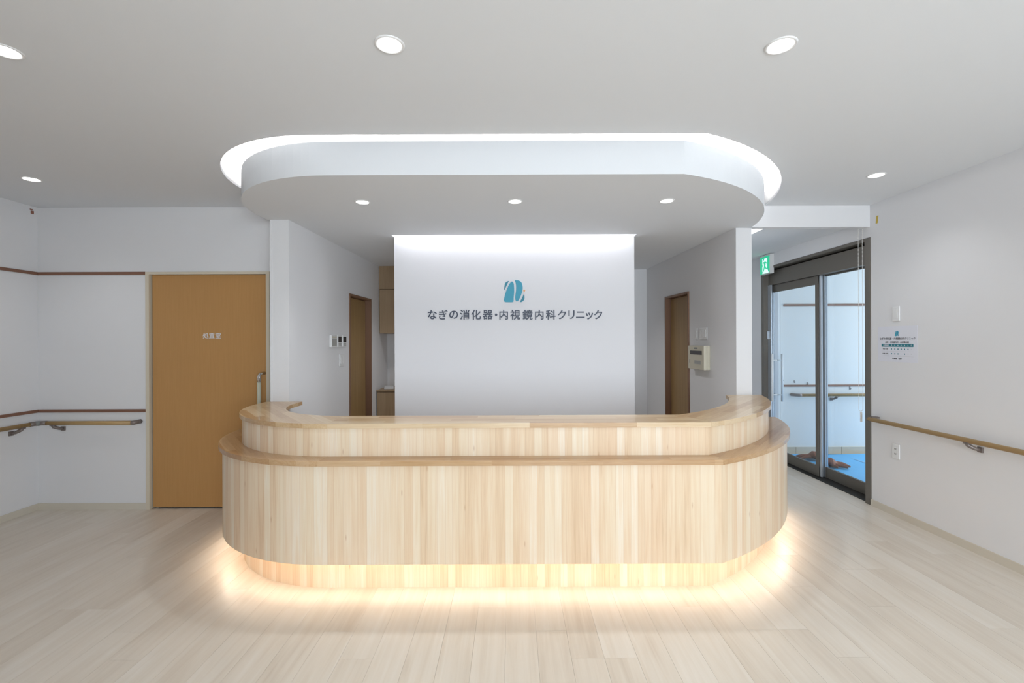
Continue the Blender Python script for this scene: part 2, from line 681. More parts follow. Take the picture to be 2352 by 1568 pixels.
# lit recess above the lowered ceiling: upstand and lid
RZ = 2.71
for a, b in zip(hole[:-1], hole[1:]):
    bm.faces.new([bm.verts.new(q) for q in ((a[0], a[1], CZ + .005), (b[0], b[1], CZ + .005), (b[0], b[1], RZ), (a[0], a[1], RZ))])
prism(bm, hole, RZ, RZ + .05)
struct('ceiling', bm, M['ceiling'], 'white papered ceiling with a curved recess over the reception counter')

# lowered ceiling (canopy) over the counter, running back over the staff area
hood = out_path((-1.079, 3.578), .862, YB, (.452, 4.249), 1.63, YR)
canopy = thing('ceiling_canopy', 'lowered white ceiling canopy with rounded ends hanging over the reception counter', 'ceiling canopy', (0, 3.3, HZ))
SLX0, SLX1, SLY0, SLY1 = -1.095, 1.142, 4.25, 4.36      # slot for the wall washer


def loc_pts(pts, ox, oy):
    return [(p[0] - ox, p[1] - oy) for p in pts]


front_part = [p for p in hood]
front_part = [(front_part[0][0], YB)] + front_part[1:] + [(hood[-1][0], YR)]
SOFF = offset_path(hood, .0301)
bm = BM()
# front part up to the slot line
bm = prism(BM(), loc_pts(SOFF + [(1.94, YR), (1.94, SLY0), (-1.80, SLY0), (-1.80, YB)], 0, 3.3), 0, .045)
obj('soffit', bm, M['ceiling'], canopy)
# curved fascia
bm = BM()
off = .02


strip_wall(bm, loc_pts(hood, 0, 3.3), 0, .195, .03)
obj('fascia', bm, M['ceiling'], canopy)


# LED tape lying on the canopy behind the fascia
ins_a = offset_path(hood, .004)
ins_b = offset_path(hood, .022)
bm = BM()
for i in range(len(ins_a) - 1):
    bm.faces.new([bm.verts.new((q[0], q[1] - 3.3, .1965)) for q in (ins_a[i], ins_a[i + 1], ins_b[i + 1], ins_b[i])])
obj('light_strip', bm, M['strip'], canopy)
# board that carries the tape
bm = prism(BM(), loc_pts(offset_path(hood, .03) + [(1.94, YR), (-1.80, YB)], 0, 3.3), .10, .155)
obj('top_board', bm, M['ceiling'], canopy)

# low ceiling of the staff area behind (with the slot) and of the entrance corridor
bm = BM()
box(bm, -1.95, SLX0, SLY0, YN + .1, HZ, HZ + .05)
box(bm, SLX1, 2.1, SLY0, YN + .1, HZ, HZ + .05)
box(bm, SLX0, SLX1, SLY1 + .122, YN + .1, HZ, HZ + .05)
box(bm, SLX0, SLX1, SLY0 - .02, SLY1 + .05, HZ + .13, HZ + .16)      # slot lid
box(bm, SLX0, SLX1, SLY0 - .02, SLY0, HZ + .045, HZ + .13)
struct('ceiling_2', bm, M['ceiling'], 'low ceiling of the staff area behind the counter')
bm = box(BM(), 2.08, XR + .25, YR + .02, YN + .1, 2.46, 2.52)
struct('ceiling_3', bm, M['ceiling'], 'low ceiling of the entrance corridor')

# ------------------------------------------------------------------ walls
bm = box(BM(), XL - .12, XL, YF - .12, YB + .12, 0, RZ)
struct('wall_left', bm, M['wall'])
# wall with the treatment room door
DX0, DX1, DTOP = -3.137, -2.075, 2.035
bm = BM()
box(bm, XL, DX0, YB, YB + .12, 0, RZ)
box(bm, DX1, -1.92, YB, YB + .12, 0, RZ)
box(bm, DX0, DX1, YB, YB + .12, DTOP, RZ)
box(bm, -1.92, 2.1, YB - .005, YB + .12, HZ + .16, RZ)      # bulkhead closing the light recess
struct('wall_back', bm, M['wall'])
# right wall
bm = box(BM(), XR, XR + .12, YF - .12, YR + .02, 0, RZ)
struct('wall_right', bm, M['wall'])
# header across the corridor mouth
bm = box(BM(), 2.08, XR, YR, YR + .06, HZ + .005, RZ)
struct('wall_header', bm, M['wall'], 'white header wall over the mouth of the entrance corridor')
# rear wall with window
WX0, WX1, WZ0, WZ1 = -.2, 2.9, .25, 2.2
bm = BM()
box(bm, XL, WX0, YF - .12, YF, 0, CZ)
box(bm, WX1, XR, YF - .12, YF, 0, CZ)
box(bm, WX0, WX1, YF - .12, YF, 0, WZ0)
box(bm, WX0, WX1, YF - .12, YF, WZ1, CZ)
struct('wall_front', bm, M['wall'])
bm = BM()
box(bm, WX0, WX1, YF - .1, YF - .04, WZ0, WZ0 + .05)
box(bm, WX0, WX1, YF - .1, YF - .04, WZ1 - .05, WZ1)
for x in (WX0, 1.32, WX1 - .05):
    box(bm, x, x + .05, YF - .1, YF - .04, WZ0 + .05, WZ1 - .05)
struct('window_1', bm, M['alu'], 'wide window of the waiting room, out of view')

bm = box(BM(), XL, -.35, -1.62, -1.5, 0, 2.3)  # unseen screen, added to hold the window daylight off the left walls
struct('wall_added_screen', bm, M['door'], 'tall wooden screen added out of view to shade the left side')

# staff area walls (they close in slightly towards the back)
LW0, LW1 = Vector((-1.770, 3.70)), Vector((-1.700, YN))
RW0, RW1 = Vector((1.940, YR)), Vector((1.837, YN))
la = math.atan2(LW1.y - LW0.y, LW1.x - LW0.x)          # along the left wall, going back
ra = math.atan2(RW0.y - RW1.y, RW0.x - RW1.x)          # along the right wall, coming forward
Llen = (LW1 - LW0).length
Rlen = (RW1 - RW0).length


def left_u(px):      # distance along the left staff wall of an image column
    a = (px - 1176) / FPX
    # LW0 + u*d : x = a*y
    d = (LW1 - LW0).normalized()
    return (a * LW0.y - LW0.x) / (d.x - a * d.y)


def right_u(px):     # distance along the right staff wall measured from its back end
    a = (px - 1176) / FPX
    d = (RW0 - RW1).normalized()
    return (a * RW1.y - RW1.x) / (d.x - a * d.y)


def wall_with_opening(L, u0, u1, ztop, H, t=.15):
    b_ = BM()
    box(b_, 0, u0, 0, t, 0, H)
    box(b_, u1, L, 0, t, 0, H)
    box(b_, u0, u1, 0, t, ztop, H)
    return b_


ND = 1.945      # staff door frame top
lu0, lu1 = left_u(801.5), left_u(851.5)
ru0, ru1 = right_u(1529), right_u(1583.5)
o = struct('wall_left_staff', wall_with_opening(Llen, lu0, lu1, ND, HZ), M['wall'], 'left wall of the staff area, ending in a white pillar face')
o.location = (LW0.x, LW0.y, 0)
o.rotation_euler = (0, 0, la)
o = struct('wall_right_staff', wall_with_opening(Rlen, ru0, ru1, ND + .01, HZ, .14), M['wall'], 'right wall of the staff area, ending in a white pillar face')
o.location = (RW1.x, RW1.y, 0)
o.rotation_euler = (0, 0, ra)
bm = box(BM(), -1.72, 1.86, YN, YN + .12, 0, HZ)
struct('wall_back_staff', bm, M['wall'])
# pillars: wall ends (fill to the drawn widths)
bm = box(BM(), -1.92, -1.905, 3.70, YB, 0, HZ)
struct('wall_pillar_cheek', bm, M['wall'], 'outer cheek of the left pillar')
# corridor wall (other side) and corridor back
bm = box(BM(), 2.08, 2.10, YR + .06, YN, 0, 2.46)
struct('wall_corridor_left', bm, M['wall'])
bm = box(BM(), 2.10, XR, YN, YN + .12, 0, 2.46)
struct('wall_corridor_back', bm, M['wall'])
# wall over and beyond the entrance door
EY0, EY1, EZ = 4.05, 5.76, 2.315
bm = BM()
box(bm, XR, XR + .20, YR + .02, EY1, EZ, 2.46)
box(bm, XR, XR + .20, EY1, YN, 0, 2.46)
struct('wall_entrance', bm, M['wall'])
# free-standing sign wall
ZB = HZ + .13
accent = struct('wall_accent', box(BM(), -1.098, 1.147, SLY1, SLY1 + .12, 0, HZ + .12), M['accent'], 'free-standing white feature wall washed with light from above')
# wall washer lamp in the slot
t = thing('wall_washer', 'white light strip glowing in the ceiling slot above the feature wall', 'light', (0, SLY0 + .05, HZ + .1))
bm = BM()
bm.faces.new([bm.verts.new(q) for q in ((SLX0 + .01, -.035, 0), (SLX0 + .01, -.015, 0), (SLX1 - .01, -.015, 0), (SLX1 - .01, -.035, 0))])
obj('light_strip', bm, M['stripA'], t)
obj('channel', bx(SLX0 + .01, SLX1 - .01, -.045, -.005, .002, .03), M['white'], t)

# skirtings
bh = .056
bm = box(BM(), XL, XL + .008, YF, YB, 0, bh)
struct('baseboard_left', bm, M['base'])
bm = box(BM(), XL + .008, DX0, YB - .008, YB, 0, bh)
struct('baseboard_back', bm, M['base'])
bm = box(BM(), XR - .008, XR, YF, YR, 0, bh)
struct('baseboard_right', bm, M['base'])
# brown rails on the walls
for i, z in ((1, 2.024), (2, .846)):
    b_ = bx(XL + .012, DX0, YB - .012, YB, z - .0125, z + .0125, .002, 1)
    struct('trim_%d' % i, b_, M['trim'], 'brown wooden wall rail beside the door, %s' % ('at door-head height' if i == 1 else 'just above the handrail'))
for i, z in ((3, 2.024), (4, .846)):
    b_ = bx(-(YB - YF), 0, -.012, 0, z - .0125, z + .0125, .002, 1)
    o = struct('trim_%d' % i, b_, M['trim'], 'brown wooden rail along the left wall, %s' % ('upper' if i == 3 else 'lower'))
    o.location = (XL, YB, 0)
    o.rotation_euler = (0, 0, PI / 2)

# ------------------------------------------------------------------ treatment room door
d1 = sroot('door_1', 'brown wood-grain sliding door lettered in white, in a cream frame', (DX0, YB, 0))
W = DX1 - DX0
fr = .030
bm = BM()
box(bm, 0, fr, -.014, .11, 0, DTOP)
box(bm, W - fr, W, -.014, .11, 0, DTOP)
box(bm, fr, W - fr, -.014, .11, DTOP - fr + .008, DTOP)
obj('door_frame', bm, M['cream'], d1)
obj('leaf', bx(fr + .010, W - fr + .006, .012, .048, .012, DTOP - fr + .006, .002, 1), M['door'], d1)
obj('shadow_gap', bx(fr, W - fr, .050, .10, 0, DTOP - fr), M['dark'], d1)
obj('floor_guide', bx(fr + .02, fr + .05, .03, .05, 0, .012), M['chrome'], d1)
hx = onY(603, 0, YB).x - DX0 - .002
bm = BM()
hp = [(hx + .0, .014, 1.163)] + [(hx, -.045 + .0 - .03 * math.sin(a), 1.133 + .03 * math.cos(a)) for a in [PI / 2 * i / 6 for i in range(7)]] + [(hx, -.075, 1.09)]
tube(bm, hp, .0135, 12)
hp2 = [(q[0], q[1], .72 - (q[2] - 1.163)) for q in hp]
tube(bm, hp2, .0135, 12)
hd = obj('handle', bm, M['chrome'], d1)
obj('grip', tube(BM(), [(hx, -.075, 1.092), (hx, -.075, .79)], .0155, 14), M['grip'], hd)
for ch, px in (('処', 472.5), ('置', 486.5), ('室', 501)):
    p = onY(px, 770.5, YB + .011)
    obj('letter', text_bm(ch, .052, .001, .0006), M['door_letter'], d1, (p.x - DX0, .0115, p.z))


# ------------------------------------------------------------------ staff doors
def staff_door(name, label, L0, ang, u0, u1, top, far_is_high):
    r = sroot(name, label, (L0.x, L0.y, 0), ang)
    f = .022
    b_ = BM()
    box(b_, u0, u0 + f, -.012, .14, 0, top)
    box(b_, u1 - f, u1, -.012, .14, 0, top)
    box(b_, u0 + f, u1 - f, -.012, .14, top - f, top)
    obj('door_frame', b_, M['frame2'], r)
    if far_is_high:
        obj('leaf', bx(u0 + f, u1 - f - .012, .055, .09, .01, top - f - .004, .002, 1), M['door2'], r)
    else:
        obj('leaf', bx(u0 + f + .012, u1 - f, .055, .09, .01, top - f - .004, .002, 1), M['door2'], r)
    obj('shadow_gap', bx(u0 + f, u1 - f, .092, .13, 0, top - f), M['dark'], r)
    return r


staff_door('door_2', 'narrow brown wood door in the left wall behind the counter', LW0, la, lu0, lu1, ND, True)
staff_door('door_3', 'narrow brown wood door in the right wall behind the counter', RW1, ra, ru0, ru1, ND + .01, False)

# ------------------------------------------------------------------ reception counter
CL, CR = (-1.07, 3.57), (.123, 4.49)
yLb, yRb = 3.70, YR
tier = out_path(CL, .868, yLb, CR, 2.056, yRb, 40, 40)
plinth = out_path(CL, .859, yLb, CR, 2.05, yRb, 40, 40)
body = out_path((-1.085, 3.585), .975, yLb, (.19, 4.48), 2.112, yRb, 40, 40)
counter = thing('reception_counter', 'two-tier pale pine reception counter with rounded ends and a glowing recessed plinth', 'counter', (0, 3.2, 0))
OY = 3.2


def lp(p):
    return loc_pts(p, 0, OY)


obj('plinth', strip_wall(BM(), lp(plinth), 0, .205, .02), M['veneer'], counter)
obj('front_panel', strip_wall(BM(), lp(body), .180, .737, .012), M['veneer'], counter)
bm = BM()
bi = offset_path(body, .012)
po = plinth
for i in range(len(bi) - 1):
    bm.faces.new([bm.verts.new((q[0], q[1] - OY, .206)) for q in (bi[i], bi[i + 1], po[i + 1], po[i])])
obj('bottom_board', bm, M['veneer'], counter)
obj('upper_panel', strip_wall(BM(), lp(tier), .765, .929, .02), M['veneer'], counter)
# LED tape under the front panel
s0 = offset_path(body, .016)
s1 = offset_path(body, .030)
bm = BM()
for i in range(len(s0) - 1):
    bm.faces.new([bm.verts.new((q[0], q[1] - OY, z_)) for q, z_ in ((s0[i], .2035), (s1[i], .1905), (s1[i + 1], .1905), (s0[i + 1], .2035))])
obj('light_strip', bm, M['stripW'], counter)
bm = BM()
for i in range(len(s0) - 1):
    bm.faces.new([bm.verts.new((q[0], q[1] - OY, z_)) for q, z_ in ((s0[i], .2052), (s1[i], .1922), (s1[i + 1], .1922), (s0[i + 1], .2052))])
    bm.faces.new([bm.verts.new((q[0], q[1] - OY, z_)) for q, z_ in ((s1[i], .1865), (s1[i], .1922), (s1[i + 1], .1922), (s1[i + 1], .1865))])
obj('strip_shield', bm, M['white'], counter)  # unseen backing and lip, added to keep the strip's glow off the plinth
# carcass behind the panels
obj('inner_panel', strip_wall(BM(), lp(offset_path(tier, .0205)), .206, .928, .012), M['cabinet'], counter)


def board(name, outer, inner, z0, z1, m, ang, label=None):
    """a board whose staves run at the given angle; own object axes so the grain follows"""
    pts = outer + list(reversed(inner))
    cx = sum(p[0] for p in pts) / len(pts)
    cy = sum(p[1] for p in pts) / len(pts)
    c, s = math.cos(-ang), math.sin(-ang)
    loc = [((p[0] - cx) * c - (p[1] - cy) * s, (p[0] - cx) * s + (p[1] - cy) * c) for p in pts]
    b_ = prism(BM(), loc, z0, z1)
    o_ = obj(name, b_, m, counter, (cx, cy - OY, 0))
    o_.rotation_euler = (0, 0, ang)
    mod = o_.modifiers.new('bevel', 'BEVEL')
    mod.width = .0018
    mod.segments = 2
    mod.limit_method = 'ANGLE'
    mod.angle_limit = math.radians(50)
    return o_


def three_boards(name, outer, inner, z0, z1, m, nL):
    # outer/inner have the same number of points: [back-left] + left arc (nL+1) + right arc
    board(name, outer[:nL + 2], inner[:nL + 2], z0, z1, m, math.radians(-52))
    board(name, outer[nL + 1:nL + 3], inner[nL + 1:nL + 3], z0, z1, m, 0)
    board(name, outer[nL + 2:], inner[nL + 2:], z0, z1, m, math.radians(50))


so = out_path(CL, .882, yLb, CR, 2.074, yRb, 40, 40)
si = out_path(CL, .597, yLb, CR, 1.785, yRb, 40, 40)
three_boards('countertop', so, si, .929, .957, M['slab'], 40)
lo_ = out_path((-1.085, 3.585), .997, yLb, (.19, 4.48), 2.132, yRb, 40, 40)
li = offset_path(tier, .018)
three_boards('ledge', lo_, li, .737, .765, M['ledge'], 40)

# ------------------------------------------------------------------ downlights
RING = LENS = CONE = None


def downlight(loc, r, label, group, power):
    global RING, LENS, CONE
    t_ = thing('downlight', label, 'downlight', loc, 0, group)
    if RING is None:
        b_ = lathe(BM(), [(.0495, .0), (.0495, -.003), (.057, -.005), (.062, -.003), (.063, 0)])
        o1 = obj('trim_ring', b_, M['white'], t_)
        b_ = BM()
        vs_ = [b_.verts.new((.0495 * math.cos(2 * PI * i / 40), .0495 * math.sin(2 * PI * i / 40), -.002)) for i in range(40)]
        b_.faces.new(list(reversed(vs_)))
        o2 = obj('lens', b_, M['lamp'], t_)
        RING, LENS = o1.data, o2.data
        objs = (o1, o2)
    else:
        objs = []
        for nm, me in (('trim_ring', RING), ('lens', LENS)):
            o_ = bpy.data.objects.new(nm, me)
            COL.objects.link(o_)
            o_.parent = t_
            objs.append(o_)
    for o_ in objs:
        o_.scale = (r / .0495, r / .0495, 1)
    d = bpy.data.lights.new('downlight_lamp', 'SPOT')
    d.energy = power
    d.color = (.97, .985, 1)
    d.spot_size = math.radians(125)
    d.spot_blend = .8
    d.shadow_soft_size = .045
    l_ = bpy.data.objects.new('downlight_lamp', d)
    COL.objects.link(l_)
    l_.parent = t_
    l_.location = (0, 0, -.02)
    return t_


P1 = 8
downlight((-.474, 1.82, CZ), .046, 'round recessed downlight in the ceiling before the counter, the middle of the front row', 'downlights in the main ceiling', P1)
downlight((1.064, 1.835, CZ), .046, 'round recessed downlight in the ceiling before the counter, the right one of the front row', 'downlights in the main ceiling', P1)
downlight((-2.01, 1.85, CZ), .046, 'round recessed downlight cut by the left edge of the picture', 'downlights in the main ceiling', P1)
downlight((-3.40, 3.30, CZ), .046, 'round recessed downlight in the far left corner of the ceiling', 'downlights in the main ceiling', P1)
downlight((2.576, 3.287, CZ), .046, 'round recessed downlight near the right wall and corridor header', 'downlights in the main ceiling', P1)
for x, lb in ((-1.035, 'left'), (.025, 'middle'), (1.08, 'right')):
    downlight((x, 3.237, HZ), .042, 'small round downlight in the underside of the canopy, %s of the three' % lb, 'downlights in the canopy', 20)

# staff area lamps hidden behind the feature wall
downlight((-.75, 5.35, HZ), .046, 'round downlight in the staff area ceiling behind the feature wall, left one', 'downlights in the staff area', 26)
downlight((.85, 5.35, HZ), .046, 'round downlight in the staff area ceiling behind the feature wall, right one', 'downlights in the staff area', 26)

# light panel in the corridor ceiling
t = thing('corridor_light', 'bright rectangular light set in the low corridor ceiling behind the right pillar', 'ceiling light', (2.23, 4.72, 2.46))
obj('frame', bx(-.10, .10, -.62, .62, -.006, 0, .002, 1), M['white'], t)
bm = BM()
bm.faces.new([bm.verts.new(q) for q in ((-.09, -.61, -.0065), (-.09, .61, -.0065), (.09, .61, -.0065), (.09, -.61, -.0065))])
obj('diffuser', bm, M['panel'], t)

# ------------------------------------------------------------------ wall sign
SY = SLY1
sign_c = onY(1183, 700, SY)
sg = thing('clinic_sign', 'teal emblem above dark raised Japanese lettering on the feature wall', 'sign', (sign_c.x, SY, sign_c.z))


def sp_(zx, zy):      # zoomed sketch coordinates of the sign to its local x,z
    p = onY(950 + zx / 5.004, 620 + zy / 5.004, SY - .004)
    return (p.x - sign_c.x, p.z - sign_c.z)


def smooth_closed(pts, it=2):
    for _ in range(it):
        q = []
        for i in range(len(pts)):
            a, b = pts[i], pts[(i + 1) % len(pts)]
            q.append((a[0] * .78 + b[0] * .22, a[1] * .78 + b[1] * .22))
            q.append((a[0] * .22 + b[0] * .78, a[1] * .22 + b[1] * .78))
        pts = q
    return pts


EMB = [
    ([(1046, 368), (1038, 345), (1048, 295), (1068, 232), (1094, 172), (1114, 142), (1130, 130), (1145, 138), (1152, 158), (1156, 205), (1156, 262), (1150, 312), (1150, 360), (1142, 369), (1090, 369)], 'teal'),
    ([(1042, 238), (1044, 192), (1052, 152), (1068, 133), (1100, 123), (1082, 148), (1063, 190)], 'teal2'),
    ([(1157, 116), (1200, 117), (1232, 131), (1250, 160), (1256, 205), (1250, 245), (1234, 292), (1211, 341), (1196, 359), (1180, 359), (1170, 345), (1168, 300), (1178, 240), (1180, 180), (1171, 135)], 'teal'),
    ([(1218, 368), (1244, 331), (1260, 290), (1268, 272), (1275, 300), (1275, 330), (1262, 354), (1242, 368)], 'teal2'),
]
for pts, mk in EMB:
    q = smooth_closed([sp_(*p) for p in pts])
    obj('emblem_piece', prism_y(BM(), q, -.006, 0), M[mk], sg)
st = [sp_(1272 + (16 if i % 2 == 0 else 8) * math.sin(PI * i / 5), 236 - (16 if i % 2 == 0 else 8) * math.cos(PI * i / 5)) for i in range(10)]
obj('star', prism_y(BM(), st, -.005, 0), M['orange'], sg)
for ch, px in zip('なぎの消化器・内視鏡内科クリニック', (993, 1018, 1042, 1067.5, 1093.3, 1120.5, 1139.5, 1157, 1183.4, 1211.8, 1238.8, 1265.2, 1290.7, 1312.7, 1333, 1354, 1374)):
    p = onY(px, 722.6 if ch not in 'ッ' else 725.5, SY - .004)
    sz = .096
    o = obj('letter', text_bm(ch, sz, .003, .0014), M['letter'], sg, (p.x - sign_c.x, -.003, p.z - sign_c.z))

# ------------------------------------------------------------------ controllers and switches, left staff wall
def at_left(px, py):      # u along the left staff wall and height of an image point
    u = left_u(px)
    y = LW0.y + u * math.sin(la)
    return u, CAMZ + ray(px, py)[1] * y


def at_right(px, py):
    u = right_u(px)
    y = RW1.y + u * math.sin(ra)
    return u, CAMZ + ray(px, py)[1] * y


def wall_thing(name, label, cat, L0, ang, u, z, group=None):
    return thing(name, label, cat, (L0.x + u * math.cos(ang), L0.y + u * math.sin(ang), z), ang, group)


def switch_plate(name, label, L0, ang, u, z, wid, h, keys, group=None, round_=False):
    t_ = wall_thing(name, label, 'switch', L0, ang, u, z, group)
    obj('plate', bx(-wid / 2, wid / 2, -.009, 0, -h / 2, h / 2, .003, 2), M['white'], t_)
    kw = (wid - .03) / keys
    for i in range(keys):
        obj('rocker', bx(-wid / 2 + .015 + i * kw + .001, -wid / 2 + .015 + (i + 1) * kw - .001, -.013, -.009, -h / 2 + .022, h / 2 - .022, .0015, 1), M['white'], t_)
    return t_


for (pa, pb), big, lab in (((756.5, 769), True, 'white wall controller with a grey keypad, leftmost of three by the left staff door'),
                           ((771.5, 780), False, 'small dark-screened white controller, middle of three by the left staff door'),
                           ((782.7, 791), False, 'small dark-screened white controller, nearest of three to the left staff door')):
    ua, ub = left_u(pa), left_u(pb)
    uc, wd = (ua + ub) / 2, ub - ua
    zc = at_left((pa + pb) / 2, 783.3)[1]
    t = wall_thing('remote_controller', lab, 'controller', LW0, la, uc, zc, 'wall controllers beside the left staff door')
    obj('case', bx(-wd / 2, wd / 2, -.022, 0, -.058, .058, .003, 2), M['white'], t)
    if big:
        obj('keypad', bx(-wd / 2 + .008, wd / 2 - .010, -.024, -.022, -.046, .026), M['midgrey'], t)
        obj('display', bx(-wd / 2 + .01, wd / 2 - .012, -.0245, -.022, .032, .046), M['ivory'], t)
    else:
        obj('display', bx(-wd / 2 + .008, wd / 2 - .008, -.024, -.022, -.012, .046), M['screen'], t)
        for j in range(3):
            obj('button', bx(-wd / 2 + .012, wd / 2 - .012, -.024, -.022, -.026 - j * .011, -.020 - j * .011), M['midgrey'], t)
ua, z0 = at_left(784, 826.5)
switch_plate('light_switch', 'white light switch plate below the remote controllers', LW0, la, ua, z0, .12, .12, 3)
# right staff wall
u0, z0 = at_right(1600.8, 766.5)
switch_plate('light_switch', 'narrow white switch plate above the ivory alarm panel, the left of the pair', RW1, ra, u0, z0, .045, .115, 1, 'switches above the ivory alarm panel')
u0, z0 = at_right(1616.5, 766)
switch_plate('light_switch', 'wide white switch plate above the ivory alarm panel, the right of the pair', RW1, ra, u0, z0, .16, .118, 3, 'switches above the ivory alarm panel')
# alarm panel
ua, ub = right_u(1631) - .36, right_u(1631)
zc = CAMZ + ray(1624, 822)[1] * (RW1.y + ub * math.sin(ra))
t = wall_thing('alarm_panel', 'ivory alarm panel box with a black window on the right staff wall', 'alarm panel', RW1, ra, (ua + ub) / 2, zc)
hw = .18
obj('case', bx(-hw, hw, -.030, 0, -.118, .118, .004, 2), M['ivory'], t)
obj('cover', bx(-hw, hw, -.062, -.032, -.118, .118, .004, 2), M['ivory'], t)
obj('window', bx(-hw + .05, hw - .045, -.0635, -.061, .030, .068), M['screen'], t)
obj('keypad', bx(-hw + .15, hw - .07, -.0635, -.061, -.065, -.03), M['midgrey'], t)
obj('badge', bx(-.04, .04, -.063, -.061, .085, .10), M['grey'], t)
obj('latch', bx(-hw + .03, -hw + .045, -.0635, -.061, -.06, -.025), M['midgrey'], t)

# ------------------------------------------------------------------ cabinets at the back left
t = thing('wall_cabinet', 'grey-oak wall cabinet up in the back left corner of the staff area', 'cabinet', (-1.705, 5.98, 0))
obj('carcass', bx(.0, .93, .02, .37, 1.536, 2.10), M['cabinet'], t)
for i in range(2):
    obj('door', bx(.006 + i * .462, .006 + i * .462 + .458, 0, .019, 1.538, 2.098, .0015, 1), M['cabinet'], t)
obj('filler_panel', bx(.0, .93, .008, .37, 2.104, HZ), M['cabinet'], t)
t = thing('base_cabinet', 'grey-oak base cabinet with a wooden top in the back left corner', 'cabinet', (-1.708, 5.86, 0))
obj('carcass', bx(.004, .94, .03, .48, .06, .795), M['cabinet'], t)
obj('kickboard', bx(.004, .94, .06, .075, 0, .06), M['dark'], t)
obj('top', bx(.0, .95, 0, .485, .80, .82, .002, 1), M['cabinet'], t)
for i in range(2):
    obj('door', bx(.006 + i * .468, .006 + i * .468 + .463, .008, .028, .065, .790, .0015, 1), M['cabinet'], t)
p = onY(877, 887.5, 6.08)
t = thing('router', 'small white plastic device lying on the base cabinet', 'device', (-1.60, 6.05, .82), .25)
bm = bx(-.06, .06, -.10, .10, 0, .018, .006, 3)
for v in bm.verts:
    if v.co.y > 0:
        v.co.z += .012 * v.co.y / .1 if v.co.z > .01 else 0
obj('shell', bm, M['white'], t)
obj('vent', bx(-.03, .03, -.05, .05, .0175, .0195), M['midgrey'], t)


# ------------------------------------------------------------------ handrails
def bracket(bm, x, s, zc):
    """arm from under the rail out to a foot on the wall; local: wall at y=0, rail at y=-.062; s = direction of the foot"""
    tube(bm, [(x, -.062, zc - .016), (x + s * .006, -.060, zc - .032), (x + s * .024, -.030, zc - .052), (x + s * .034, -.006, zc - .056)], .010, 10, rs=[.014, .014, .012, .012])
    box(bm, x + s * .034 - .016, x + s * .034 + .016, -.012, 0, zc - .074, zc - .038)
    box(bm, x - .018, x + .018, -.074, -.050, zc - .024, zc - .013)


RAILZ = .752
hr = thing('handrail', 'oak handrail with brown brackets turning the left corner beside the treatment room door', 'handrail', (XL, YB, RAILZ))
bm = tube(BM(), [(.115, -.062, 0), (onY(299, 0, YB - .06).x - XL, -.062, 0)], .017, 18)
obj('rail', bm, M['rail'], hr)
bm = tube(BM(), [(.062, -.115, 0), (.062, -5.5, 0)], .017, 18)
obj('rail', bm, M['rail'], hr)
ex = onY(299, 0, YB - .06).x - XL
obj('end_cap', tube(BM(), [(ex, -.062, 0), (ex + .015, -.060, .001), (ex + .024, -.045, .002), (ex + .030, -.004, .004)], .018, 16, rs=[.0185, .0185, .018, .019]), M['bracket'], hr)
obj('corner_joint', tube(BM(), [(.135, -.062, 0), (.09, -.065, 0), (.072, -.072, 0), (.065, -.09, 0), (.062, -.135, 0)], .019, 16), M['bracket'], hr)
obj('joint_band', tube(BM(), [(.088, -.067, 0), (.067, -.088, 0)], .0205, 16), M['grey'], hr)
bm = BM()
bracket(bm, onY(118, 0, YB - .06).x - XL, 1, 0)
obj('bracket', bm, M['bracket'], hr)
bm = BM()
bracket(bm, 0, -1, 0)
bmesh.ops.rotate(bm, verts=bm.verts, cent=(0, 0, 0), matrix=Matrix.Rotation(PI / 2, 3, 'Z'))
o = obj('bracket', bm, M['bracket'], hr, (0, -.19, 0))
bm = BM()
bracket(bm, 0, -1, 0)
bmesh.ops.rotate(bm, verts=bm.verts, cent=(0, 0, 0), matrix=Matrix.Rotation(PI / 2, 3, 'Z'))
o = obj('bracket', bm, M['bracket'], hr, (0, -1.2, 0))

hr = thing('handrail', 'oak handrail with grey brackets along the right wall', 'handrail', (XR, YR, RAILZ + .003), -PI / 2)
obj('rail', tube(BM(), [(.060, -.062, 0), (6.0, -.062, 0)], .017, 18), M['rail'], hr)
bm = BM()
tube(bm, [(.052, -.062, .0), (.062, -.062, 0)], .0185, 16)
box(bm, .052, .10, -.06, 0, .010, .022)
obj('end_bracket', bm, M['bracket'], hr)
ub = YR - onX(2225, 1010, XR - .06).y
for i, u_ in enumerate((ub, ub + .9, ub + 1.8)):
    bm = BM()
    bracket(bm, u_ - .01, 1, 0)
    obj('bracket', bm, M['bracket'], hr)

# ------------------------------------------------------------------ right wall: switch, socket, notice, tape
RO = Vector((XR, YR))


def on_right(px, py):
    p_ = onX(px, py, XR)
    return YR - p_.y, p_.z


u0, z0 = on_right(2059.5, 720)
switch_plate('light_switch', 'white two-gang switch plate above the printed notice on the right wall', RO, -PI / 2, u0, z0, .07, .12, 1)
u0, z0 = on_right(2059.5, 1036)
t = wall_thing('wall_socket', 'white wall socket plate low on the right wall under the handrail', 'socket', RO, -PI / 2, u0, z0)
obj('plate', bx(-.035, .035, -.009, 0, -.06, .06, .003, 2), M['white'], t)
obj('insert', bx(-.018, .018, -.011, -.009, -.04, .04, .001, 1), M['white'], t)
for zz in (-.02, .02):
    b_ = BM()
    box(b_, -.008, -.005, -.0115, -.0105, zz - .006, zz + .006)
    box(b_, .005, .008, -.0115, -.0105, zz - .006, zz + .006)
    obj('slot', b_, M['dark'], t)
ua, za = on_right(2018.5, 750.5)
ub, zb = on_right(2107, 835)
uc, zc = (ua + ub) / 2, 1.393
pw_, ph_ = .385, .288
nt = wall_thing('notice', 'printed clinic hours notice with a teal table header taped to the right wall', 'notice', RO, -PI / 2, uc, zc)
